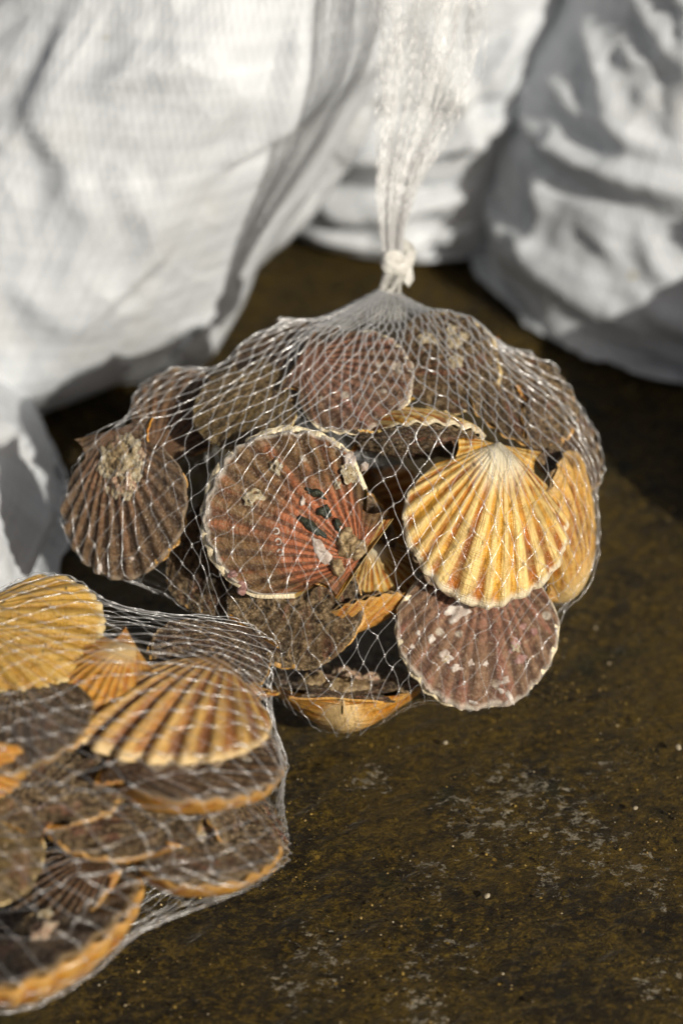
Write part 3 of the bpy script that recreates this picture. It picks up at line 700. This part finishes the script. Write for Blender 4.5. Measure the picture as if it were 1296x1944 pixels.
for i, (px, py, rx, ry) in enumerate(((225, 870, .28, .22), (245, 905, .2, .16), (200, 1082, .07, .03), (262, 1060, .03, .03))): add_patch(fC, *pC(px, py), rx, ry, 1.2, M['tan' if i < 2 else 'lime'], 80+i, 'sandy_crust' if i < 2 else 'lime_crust', h=.06 if i < 2 else .02)
scallop(1, 340, 790, 195, 'flat', 245, (-.18, .38, .9), .012, 'f_brown', 'c_orange', 'small brown ribbed scallop tucked behind the barnacled one', nrib=13)
fE, cE, rg = scallop(1, 907, 1190, 312, 'flat', 86, (.16, .02, .98), .022, 'f_purple', 'c_gold', 'purple brown scallop with white spots directly below the golden one', nrib=16, wave=.012)
pE = lambda px, py: loc2(px, py, 907, 1190, 154, 86)
for i, (px, py, rx, ry) in enumerate(((842, 1245, .10, .08), (866, 1158, .16, .12), (815, 1212, .05, .05), (890, 1257, .04, .05), (974, 1225, .06, .10), (985, 1252, .08, .06), (790, 1200, .035, .04), (942, 1148, .06, .05), (918, 1258, .03, .04), (862, 1265, .08, .05), (955, 1290, .06, .04), (990, 1190, .04, .05), (965, 1322, .12, .03), (895, 1330, .07, .02), (905, 1145, .06, .04), (780, 1225, .03, .03), (1010, 1200, .05, .05), (948, 1310, .04, .03))):
    add_patch(fE, *pE(px, py), rx*.95, ry*.95, i*.7, M['pinklime' if i in (5, 11, 16, 4) else 'lime'], 100+i, h=.010, ragged=.75, bumpy=1.5)
for (px, py) in ((975, 1228), (842, 1248)): add_barnacle(fE, *pE(px, py), .05, rg, 'cream', .5)
fF, cF, rg = scallop(1, 562, 1140, 262, 'flat', 70, (-.05, .12, .99), .030, 'f_crust', 'c_orange', 'rough sand crusted scallop half covered by the red brown one', rough=.10)
fG, cG, rg = scallop(1, 405, 1065, 205, 'flat', 130, (-.32, .12, .94), .034, 'f_crust', 'c_orange', 'grey brown crusted scallop between the red brown and the barnacled one', rough=.10)
add_barnacle(fG, -.3, -.3, .13, rg, 'cream', .8); add_barnacle(fG, -.45, -.1, .10, rg, 'pink', .8); add_patch(fG, .1, .5, .06, .06, 0, M['lime'], 131)
fH, cH, rg = scallop(1, 655, 1296, 288, 'flat', -92, (.03, .985, .14), .0, 'f_crust', 'c_orange', 'scallop lying flat at the foot of the middle net with golden beak forward', rough=.09, depth=(at_z(655, 1296, .034)-CAM)@FWD, bulge=.55)
for (x, y, r) in ((-.1, .25, .16), (.2, .35, .13), (-.35, .1, .12), (.4, .1, .12), (.05, .0, .13)): add_barnacle(fH, x, y, r, rg, 'pink', .8)
add_patch(fH, -.05, .55, .3, .2, 0, M['tan'], 141, 'sandy_crust', h=.1); add_patch(fH, .35, .35, .25, .2, 0, M['tan'], 142, 'sandy_crust', h=.1)
scallop(1, 690, 1178, 190, 'convex', 205, (.28, -.92, .25), .045, 'f_dark', 'c_orange', 'orange scallop seen edge on in the gap left of the spotted one')
scallop(1, 733, 1082, 120, 'convex', 120, (.1, .15, .98), .055, 'f_dark', 'c_gold', 'small yellow scallop deep in the gap between the two big ones')
scallop(1, 1100, 1005, 285, 'convex', -95, (.90, -.10, .34), .010, 'f_dark', 'c_amber', 'amber scallop turned sideways at the right end of the middle net', bulge=.42, ribamp=.9, wave=.012, crough=.03)
scallop(1, 1062, 832, 235, 'flat', 100, (.70, .40, .58), -.004, 'f_dark', 'c_orange', 'dark scallop standing behind the golden one at upper right')
fM, cM, rg = scallop(1, 842, 690, 215, 'flat', 200, (.15, .38, .91), -.045, 'f_crust', 'c_ochre', 'lumpy crusted scallop at the top right behind the knot', rough=.16)
for q in range(7): add_barnacle(fM, rg.uniform(-.6, .6), rg.uniform(-.7, .4), rg.uniform(.08, .14), rg, 'cream', .7)
scallop(1, 668, 724, 235, 'flat', 150, (-.10, .50, .86), -.03, 'f_purple', 'c_gold', 'mauve brown scallop directly below the net knot', rough=.03)
scallop(1, 548, 690, 215, 'flat', 80, (-.15, .66, .74), -.028, 'f_dark', 'c_orange', 'dark scallop at the back left below the knot')
fP, cP, rg = scallop(1, 795, 836, 240, 'flat', 180, (.0, -.97, .22), .008, 'f_crust', 'c_gold', 'crusted scallop with an orange arched back above the golden one', rough=.07, bulge=.50)
scallop(1, 470, 772, 205, 'flat', 60, (-.15, .55, .82), -.008, 'f_olive', 'c_ochre', 'olive brown scallop above the large red brown one', rough=.04)
scallop(1, 985, 750, 245, 'flat', 120, (.40, .58, .70), -.03, 'f_crust', 'c_orange', 'brown scallop under dense netting at the upper right', rough=.06)
def fill(bag, n, seed, label):
    rng = np.random.default_rng(seed); c, r = BAGS[bag]
    for i in range(n):
        q = unit(rng.normal(size=3))*rng.uniform(.15, .5)
        p = c+q*r*np.array([1, 1, .6]); nn = unit(rng.normal(size=3)+np.array([0, .6, .4]))
        scallop(bag, 648, 972, 240+rng.uniform(-30, 30), 'flat', rng.uniform(0, 360), nn, 0, 'f_dark' if i % 2 else 'f_brown', 'c_orange', label, hi=False, loc=p,
                group='scallops deep inside the middle net' if bag == 1 else 'scallops deep inside the front net')
fill(1, 9, 5, 'dark scallop buried in the shade deep inside the middle net')

# ---- front net bag
scallop(2, 55, 1190, 285, 'convex', 165, (-.10, .66, .74), .0, 'f_brown', 'c_ochre', 'speckled ochre scallop at the top of the front net by the left edge', bulge=.28, nrib=15)
scallop(2, 165, 1285, 215, 'convex', 38, (-.35, .55, .76), .002, 'f_brown', 'c_orange', 'orange ribbed scallop just left of the wide fan shaped one', nrib=13, wave=.03)
scallop(2, 325, 1322, 396, 'convex', 76, (.04, .93, .36), -.012, 'f_brown', 'c_rust', 'wide orange brown fan shaped scallop on top of the front net', nrib=14, bulge=.36, wave=.06)
scallop(2, 365, 1464, 335, 'flat', 172, (.05, .975, .20), -.006, 'f_brown', 'c_orange', 'dark brown scallop with orange lower edge right under the fan shaped one', ribamp=.8, wave=.010, bulge=.44)
fe, ce, rg = scallop(2, 235, 1545, 300, 'flat', -20, (.05, .90, .43), .020, 'f_crust', 'c_orange', 'crusted scallop with broken ears in the middle of the front net', rough=.08, bulge=.4)
add_barnacle(fe, -.2, .1, .12, rg, 'pink'); add_barnacle(fe, .2, -.2, .1, rg, 'cream')
ff, cf, rg = scallop(2, 385, 1614, 292, 'flat', 140, (.0, .955, .29), -.006, 'f_crust', 'c_orange', 'crusted dark scallop with bright orange lip at the lower right of the front net', ribamp=.8, wave=.010, bulge=.56, rough=.05)
for (x, y, r, k) in ((.45, .1, .14, 'pink'), (.6, .2, .10, 'pink'), (.35, .3, .12, 'cream'), (.55, -.05, .09, 'pink'), (.2, -.2, .05, 'cream'), (.3, .1, .06, 'cream')): add_barnacle(ff, -x if False else x, y, r, rg, k, .7)
fg, cg, rg = scallop(2, 65, 1768, 430, 'flat', 128, (-.36, .90, .25), .0, 'f_dark', 'c_orange', 'biggest dark scallop with a broad orange rim at the bottom left corner', ribamp=.8, wave=.010, bulge=.60, depth=(at_z(65, 1768, .060)-CAM)@FWD)
for (x, y, r, k) in ((.1, -.1, .10, 'cream'), (.0, .0, .09, 'cream'), (-.15, -.3, .12, 'pink'), (.35, -.25, .1, 'cream'), (.3, .15, .08, 'pink')): add_barnacle(fg, x, y, r, rg, k, .7)
add_patch(fg, .05, -.05, .2, .16, 0, M['tan'], 151, 'sandy_crust', h=.05)
scallop(2, -25, 1478, 165, 'convex', 120, (.35, -.60, .72), -.004, 'f_brown', 'c_orange', 'orange scallop end poking in from the left edge of the picture')
scallop(2, -25, 1612, 220, 'flat', 190, (.30, .45, .84), .004, 'f_olive', 'c_ochre', 'ochre ribbed scallop cut off by the left edge above the biggest one')
scallop(2, 125, 1676, 250, 'flat', 35, (-.50, .66, .56), .022, 'f_brown', 'c_orange', 'brown scallop showing an orange edge above the biggest one', bulge=.48)
scallop(2, 30, 1372, 300, 'flat', 100, (-.12, .82, .55), .008, 'f_dark', 'c_orange', 'grey brown scallop under thick netting at the left edge', rough=.05)
scallop(2, 402, 1243, 240, 'flat', 60, (.16, .84, .50), .002, 'f_dark', 'c_orange', 'dark scallop behind the fan shaped one at the top of the front net', rough=.05)
scallop(2, 110, 1472, 300, 'flat', 250, (-.05, .80, .58), .024, 'f_crust', 'c_orange', 'crusted scallop left of the dark brown orange edged one', rough=.07, bulge=.4)
scallop(2, 462, 1555, 235, 'flat', 80, (.72, .60, .34), .010, 'f_crust', 'c_orange', 'crusted scallop standing on edge at the right end of the front net', rough=.07)
scallop(2, 455, 1395, 220, 'flat', 100, (.66, .70, .28), .018, 'f_dark', 'c_orange', 'dark scallop tilted behind the right tip of the fan shaped one', rough=.05)
fill(2, 7, 9, 'dark scallop buried in the shade deep inside the front net')

# ------------------------------------------------------------------ nets
def envelope(bag, C0, pole, rpole, phi0, nt=200, npz=120, clearance=.0012):
    """taut skin round the scallops as a radius over direction, drawn up to a point at the pole; kept above the ground"""
    pole = unit(pole); ex = unit(np.cross(pole, [0, .01, 1.]) if abs(pole[2]) < .9 else np.cross([0, 1, 0], pole)); ey = np.cross(pole, ex)
    pts = []
    for fv, cv, mw in CLOUD[bag]:
        for v in (fv, cv): pts.append(v.pts@mw[:3, :3].T+mw[:3, 3])
    D = np.concatenate(pts)-C0; rr = np.linalg.norm(D, axis=1)
    ph = np.arccos(np.clip(D@pole/rr, -1, 1)); tt = np.arctan2(D@ey, D@ex) % (2*np.pi)
    phend = math.pi-.06
    def dirs(T, Ph): return (np.cos(T)*np.sin(Ph))[..., None]*ex+(np.sin(T)*np.sin(Ph))[..., None]*ey+np.cos(Ph)[..., None]*pole
    r = None
    for (a, b, its) in ((50, 30, 700), (100, 60, 600), (nt, npz, 350)):
        T, Ph = np.meshgrid(np.arange(a)/a*2*np.pi, np.linspace(phi0, phend, b)); U = dirs(T, Ph)
        lo = np.full((b, a), .03)
        j = np.clip(np.rint((ph-phi0)/(phend-phi0)*(b-1)).astype(int), 0, b-1); i = np.rint(tt/(2*np.pi)*a).astype(int) % a
        np.maximum.at(lo, (j, i), rr+clearance)
        hi = np.where(U[..., 2] < -.02, (C0[2]-.0022)/np.maximum(-U[..., 2], .02), 9.)
        lo = np.minimum(lo, hi); lo[0] = rpole
        if r is None: r = np.full((b, a), .24)
        else:
            y = np.linspace(0, r.shape[0]-1, b); x = np.arange(a)/a*r.shape[1]
            y0 = np.minimum(y.astype(int), r.shape[0]-2); x0 = x.astype(int); fy = (y-y0)[:, None]; fx = (x-x0)[None]; x1 = (x0+1) % r.shape[1]
            r = (r[y0][:, x0]*(1-fx)+r[y0][:, x1]*fx)*(1-fy)+(r[y0+1][:, x0]*(1-fx)+r[y0+1][:, x1]*fx)*fy
        r[0] = rpole
        wm = 1/((phend-phi0)/(b-1))**2; wh = np.minimum(1.6/(np.sin(Ph)*2*np.pi/a)**2, 6*wm)[..., None]
        for k in range(its):
            Pp = U*r[..., None]
            up = np.concatenate([Pp[:1], Pp[:-1]]); dn = np.concatenate([Pp[1:], Pp[-1:]])
            Mn = ((np.roll(Pp, 1, 1)+np.roll(Pp, -1, 1))*wh+(up+dn)*wm)/(2*(wh+wm))
            new = (Mn*U).sum(-1)
            r = np.minimum(np.maximum(new, lo), hi); r[0] = rpole
    return dict(r=r, phi0=phi0, phend=phend, dirs=dirs, C0=C0)
def env_point(E, T, Ph, add=0.):
    r = E['r']; b, a = r.shape
    y = np.clip((Ph-E['phi0'])/(E['phend']-E['phi0'])*(b-1), 0, b-1.001); x = (T % (2*np.pi))/(2*np.pi)*a
    y0 = y.astype(int); x0 = x.astype(int) % a; fy = y-y0; fx = x-np.floor(x); x1 = (x0+1) % a
    q = (r[y0, x0]*(1-fx)+r[y0, x1]*fx)*(1-fy)+(r[y0+1, x0]*(1-fx)+r[y0+1, x1]*fx)*fy
    return E['C0']+E['dirs'](T, Ph)*(q+add)[..., None]
def strands_mesh(C, rad, k=4):
    """C (S, n, 3) polylines -> tubes in one mesh"""
    S, n, _ = C.shape
    T = np.gradient(C, axis=1); T /= np.linalg.norm(T, axis=-1, keepdims=True)+1e-12
    ref = np.array([.37, .21, .9]); A = np.cross(T, ref); A /= np.linalg.norm(A, axis=-1, keepdims=True)+1e-9; B = np.cross(T, A)
    a = np.arange(k)/k*2*np.pi
    rad = np.broadcast_to(rad, (S, n))
    V = C[:, :, None]+rad[:, :, None, None]*(np.cos(a)[:, None]*A[:, :, None]+np.sin(a)[:, None]*B[:, :, None])
    f = grid_faces(n, k, True); F = (f[None]+(np.arange(S)*n*k)[:, None, None]).reshape(-1, 4)
    return V.reshape(-1, 3), F
def blobs(C, T, r, ln, k=5):
    """little welded crossings: short spindles along T"""
    T = T/(np.linalg.norm(T, axis=-1, keepdims=True)+1e-9); A = np.cross(T, [.37, .21, .9]); A /= np.linalg.norm(A, axis=-1, keepdims=True)+1e-9; B = np.cross(T, A)
    a = np.arange(k)/k*2*np.pi; rows = []
    for (h, w) in ((-1, .15), (-.5, .85), (0, 1.), (.5, .85), (1, .15)):
        rows.append((C+T*(h*ln)[..., None])[:, None]+(w*r)[:, None, None]*(np.cos(a)[:, None]*A[:, None]+np.sin(a)[:, None]*B[:, None]))
    V = np.stack(rows, 1); n = len(C)
    f = grid_faces(5, k, True); F = (f[None]+(np.arange(n)*5*k)[:, None, None]).reshape(-1, 4)
    return V.reshape(-1, 3), F
def build_net(E, N, edge, seed, root, fil=.00024, sub=5, mindv=.30):
    # rows: walk down the mean meridian so every twine between crossings keeps its length
    ph = np.linspace(E['phi0'], E['phend'], 600); r = np.interp(ph, np.linspace(E['phi0'], E['phend'], E['r'].shape[0]), E['r'].mean(1))
    ds = np.hypot(np.gradient(r, ph), r); circ = 2*np.pi*r*np.sin(ph)
    w = circ/N/1.; dv = np.sqrt(np.maximum(edge**2-np.minimum(w, edge)**2, (mindv*edge)**2))
    rows = np.concatenate([[0], np.cumsum(.5*(ds/dv)[1:]+.5*(ds/dv)[:-1])*(ph[1]-ph[0])])
    n = int(rows[-1]); pv = np.arange(n*sub+1)/sub
    i = np.arange(N)[:, None]; v = pv[None]
    s = np.sin(np.pi*(v+.5)); wv = .70*s+.30*(2/np.pi)*np.arcsin(np.clip(s, -1, 1))
    sgn = np.where(i % 2 == 0, 1., -1.)
    amp = .47
    lat = i+.5*0+sgn*amp*wv
    # uneven meshes: the crossings wander, neighbours wander together
    T0 = lat/N*2*np.pi; q = np.stack([np.cos(T0)*6+0*v, np.sin(T0)*6+0*v, 0*T0+v*.16], -1)
    q2 = np.stack([np.cos(T0)*22+0*v, np.sin(T0)*22+0*v, 0*T0+v*.6], -1)
    T = T0+(1.3*vnoise(q, seed)+.35*vnoise(q2, seed+4))/N*2*np.pi
    v2 = np.clip(v+1.4*vnoise(q, seed+1)*smooth(0, 8, v)*smooth(n, n-8, v)+.35*vnoise(q2, seed+2)*smooth(0, 4, v), 0, n)
    Ph = np.interp(v2, rows, ph)
    C = env_point(E, T, Ph, .0008+.0006*np.abs(wv))
    C[..., 2] = np.maximum(C[..., 2], .0015)
    V1, F1 = strands_mesh(C, fil*(1+2.6*smooth(22, 3, v))*np.ones_like(T))
    K = np.arange(0, n)*sub                      # crossings at whole rows
    cs, ts = [], []
    for row in range(1, n):
        k = row*sub; up = 1 if math.sin(math.pi*(row+.5)) > 0 else -1
        ii = np.arange(N)[(np.arange(N) % 2 == 0) == (up > 0)]
        cs.append(.5*(C[ii, k]+C[(ii+1) % N, k])); ts.append(C[ii, min(k+1, C.shape[1]-1)]-C[ii, k-1])
    cs, ts = np.concatenate(cs), np.concatenate(ts)
    rng = np.random.default_rng(seed); rb = rng.uniform(.75, 1.2, len(cs))
    V2, F2 = blobs(cs, ts, (.00066*rb), .0017*rb)
    o = mesh('net', np.concatenate([V1, V2]), np.concatenate([F1, F2+len(V1)]), M['net'], root)
    tag(o, kind='stuff')
    return C

KNOT = at_y(738, 558, .107)
C1 = np.array([.005, .03, .060])
pole1 = KNOT-C1
E1 = envelope(1, C1, pole1, np.linalg.norm(pole1), .05)
bag1 = link('net_bag', None)
tag(bag1, 'clear plastic net bag knotted at the top, in the middle of the picture', 'net bag', 'net bags of scallops')
strand1 = build_net(E1, 152, .0098, 3, bag1)
C2 = np.array([-.25, -.19, .062])
pole2 = np.array([-.95, .10, .22])
E2 = envelope(2, C2, pole2, .27, .05)
bag2 = link('net_bag', None)
tag(bag2, 'clear plastic net bag at the front, cut off by the left edge', 'net bag', 'net bags of scallops')
build_net(E2, 140, .0102, 8, bag2, fil=.00027)

# ---- knot and gathered tail of the middle net
def bundle(path, rad, nstr, tw, seed, fil, wob=.25, flat=None, wave=0., wavelen=.006):
    """strands gathered along a path; flat = (width, thickness) arrays spread them as a folded band"""
    path = np.asarray(path); n = len(path); rng = np.random.default_rng(seed)
    T = np.gradient(path, axis=0); T /= np.linalg.norm(T, axis=1, keepdims=True)
    s = np.concatenate([[0], np.cumsum(np.linalg.norm(np.diff(path, axis=0), axis=1))])
    A = np.cross(T, UP if flat is not None else np.array([.2, .3, .9])); A = np.cross(T, FWD) if flat is not None else A
    A /= np.linalg.norm(A, axis=1, keepdims=True); B = np.cross(T, A)
    Cs = []
    for k in range(nstr):
        if flat is None:
            a = rng.uniform(0, 2*np.pi); q = np.sqrt(rng.uniform(.35, 1)); ang = a+tw*s/s[-1]*2*np.pi+wob*np.interp(s, np.linspace(0, s[-1], 6), rng.normal(size=6))
            Cs.append(path+(rad*q)[:, None]*(np.cos(ang)[:, None]*A+np.sin(ang)[:, None]*B) if np.ndim(rad) else path+rad*q*(np.cos(ang)[:, None]*A+np.sin(ang)[:, None]*B))
        else:
            u = (k+.5)/nstr*2-1; side = rng.choice([-1, 1]); w, th = flat
            off = u*w+np.interp(s, np.linspace(0, s[-1], 7), rng.normal(0, .11, 7))*w
            fold = np.sin(u*7.3+s*14)*.7+np.sin(u*15+2+s*9)*.35
            wv = wave*np.sin(s/wavelen*np.pi*rng.uniform(.93, 1.07)+rng.uniform(0, 6.28))*np.clip(w/w.max()*1.5, .2, 1)
            Cs.append(path+(off+wv)[:, None]*A+(th*(fold+.35*side))[:, None]*B)
    return np.stack(Cs), fil
# overhand knot
kc = at_y(751, 497, .128)
tq = np.linspace(0, 1, 120)
kr = .0072
ka = tq*2*np.pi*1.5-.9
loop = kc+(kr*np.cos(ka)*(1-.25*np.sin(ka*.67)))[:, None]*RT+((tq-.5)*.016+kr*.9*np.sin(ka))[:, None]*UP+(kr*.7*np.cos(ka*.75+.6))[:, None]*FWD
root_k = link('knot', None); bpy.data.objects.remove(root_k)
Cb, _ = bundle(loop, .0050, 46, 1.2, 4, .0006)
V, F = strands_mesh(Cb, .00042, 4)
Vc, Fc = sweep(loop, .0040, 10)
mesh('knot', np.concatenate([V, Vc]), np.concatenate([F, Fc+len(V)]), M['netknot'], bag1)
# short throat between the cone of netting and the knot, and the tail above
thr = np.array([at_y(731, 612, .096), at_y(736, 582, .103), at_y(741, 545, .114), at_y(748, 505, .127)])
def spline(p, n):
    p = np.asarray(p); d = np.concatenate([[0], np.cumsum(np.linalg.norm(np.diff(p, axis=0), axis=1))]); u = np.linspace(0, d[-1], n)
    q = np.stack([np.interp(u, d, p[:, k]) for k in range(p.shape[1])], -1)
    for _ in range(max(2, n//14)):
        q[1:-1] = .25*q[:-2]+.5*q[1:-1]+.25*q[2:]
    return q
tp = spline(thr, 40)
Cb, _ = bundle(tp, np.interp(np.linspace(0, 1, 40), [0, .5, 1], [.0150, .0085, .0055]), 90, .35, 6, .0005)
V, F = strands_mesh(Cb, .00030, 4)
mesh('throat', V, F, M['netknot'], bag1)
tl = [(750, 505, .127, 18), (744, 470, .131, 19), (745, 430, .137, 24), (749, 380, .146, 33), (760, 320, .158, 46), (778, 250, .174, 66), (800, 170, .190, 88), (814, 80, .208, 100), (818, 0, .226, 104), (822, -120, .245, 108), (822, -260, .265, 96)]
tp = spline(np.array([np.append(at_y(a, b, y), w*KPX*1.27) for a, b, y, w in tl]), 170)
wd = tp[:, 3]
Cb, _ = bundle(tp[:, :3], None, 220, 0, 8, .0004, flat=(wd, .12*wd+.0015), wave=.0007, wavelen=.0052)
V, F = strands_mesh(Cb, .00020, 4)
tag(mesh('tail', V, F, M['nettail'], bag1), kind='stuff')

# ------------------------------------------------------------------ loose grit on the rock
def mat_grit():
    k = NT('wet_grit'); a = k.n('ShaderNodeAttribute', attribute_name='sc'); sp = k.n('ShaderNodeSeparateXYZ'); k.l(a.outputs['Vector'], sp.inputs[0])
    r = k.n('ShaderNodeValToRGB'); k.l(sp.outputs[0], r.inputs[0]); e = r.color_ramp.elements
    e[0].position = 0; e[0].color = (.020, .014, .006, 1); e[1].position = 1; e[1].color = (.50, .44, .32, 1)
    for p, c in ((.35, (.055, .036, .010)), (.6, (.13, .085, .016)), (.82, (.26, .17, .03)), (.93, (.32, .22, .08))):
        q = e.new(p); q.color = (*c, 1)
    k.set(Base_Color=r.outputs[0], Roughness=.28)
    return k.m
def build_grit(n=11000, seed=77):
    rng = np.random.default_rng(seed)
    xy = np.stack([rng.uniform(-.15, .34, n), rng.uniform(-.46, .30, n)], -1)
    keep = fbm(np.concatenate([xy*22, xy[:, :1]*0], -1), 4, 2)+rng.normal(0, .25, n) > -.05
    xy = xy[keep]; n = len(xy)
    sz = .00062*np.exp(rng.normal(0, .42, n)); sz = np.minimum(sz, .0019)
    base = np.array([[1, 0, 0], [0, 1, 0], [-1, 0, 0], [0, -1, 0], [0, 0, 1], [0, 0, -1.]])
    B = base[None]*rng.uniform(.55, 1.35, (n, 6, 1)); B[..., 2] *= .75
    a = rng.uniform(0, 6.28, n); c_, s_ = np.cos(a)[:, None], np.sin(a)[:, None]
    V = np.stack([B[..., 0]*c_-B[..., 1]*s_, B[..., 0]*s_+B[..., 1]*c_, B[..., 2]], -1)*sz[:, None, None]
    V[..., :2] += xy[:, None]; V[..., 2] += -.0026+sz[:, None]*.3+rng.uniform(0, .002, n)[:, None]
    f = np.array([[0, 1, 4], [1, 2, 4], [2, 3, 4], [3, 0, 4], [1, 0, 5], [2, 1, 5], [3, 2, 5], [0, 3, 5]])
    F = (f[None]+(np.arange(n)*6)[:, None, None]).reshape(-1, 3)
    at = np.repeat(rng.random(n)**1.1, 6); at = np.stack([at, at, at], -1)
    tag(mesh('grit', V.reshape(-1, 3), F, mat_grit(), None, False, at), 'fine ochre and brown grit scattered over the wet rock', 'grit', kind='stuff')
build_grit()

# ------------------------------------------------------------------ pebbles on the rock
def pebble(px, py, rpx, label, seed):
    p = at_z(px, py, .001); r = rpx*KPX*1.15
    n, m = 12, 8; a, b = np.meshgrid(np.arange(n)/n*2*np.pi, np.linspace(-.5, .5, m)*np.pi*.98)
    P = np.stack([np.cos(a)*np.cos(b), np.sin(a)*np.cos(b)*.8, np.sin(b)*.6], -1).reshape(-1, 3)
    P *= (1+.25*fbm(P*1.6+seed, seed, 2))[:, None]
    o = mesh('pebble', P*r, grid_faces(m, n, True), M['pebble']); o.location = p+np.array([0, 0, r*.35]); o.rotation_euler[2] = seed
    tag(o, label, 'pebble', 'pebbles on the wet rock')
pebble(924, 1702, 7, 'tiny white pebble on the wet rock below the chalky patch', 1)
pebble(1286, 1420, 8, 'small yellow white pebble on the rock at the right edge', 2)
pebble(845, 1411, 6, 'small tan pebble on the rock below the spotted scallop', 3)
pebble(1205, 1535, 6, 'small ochre pebble right of the chalky patch on the rock', 4)
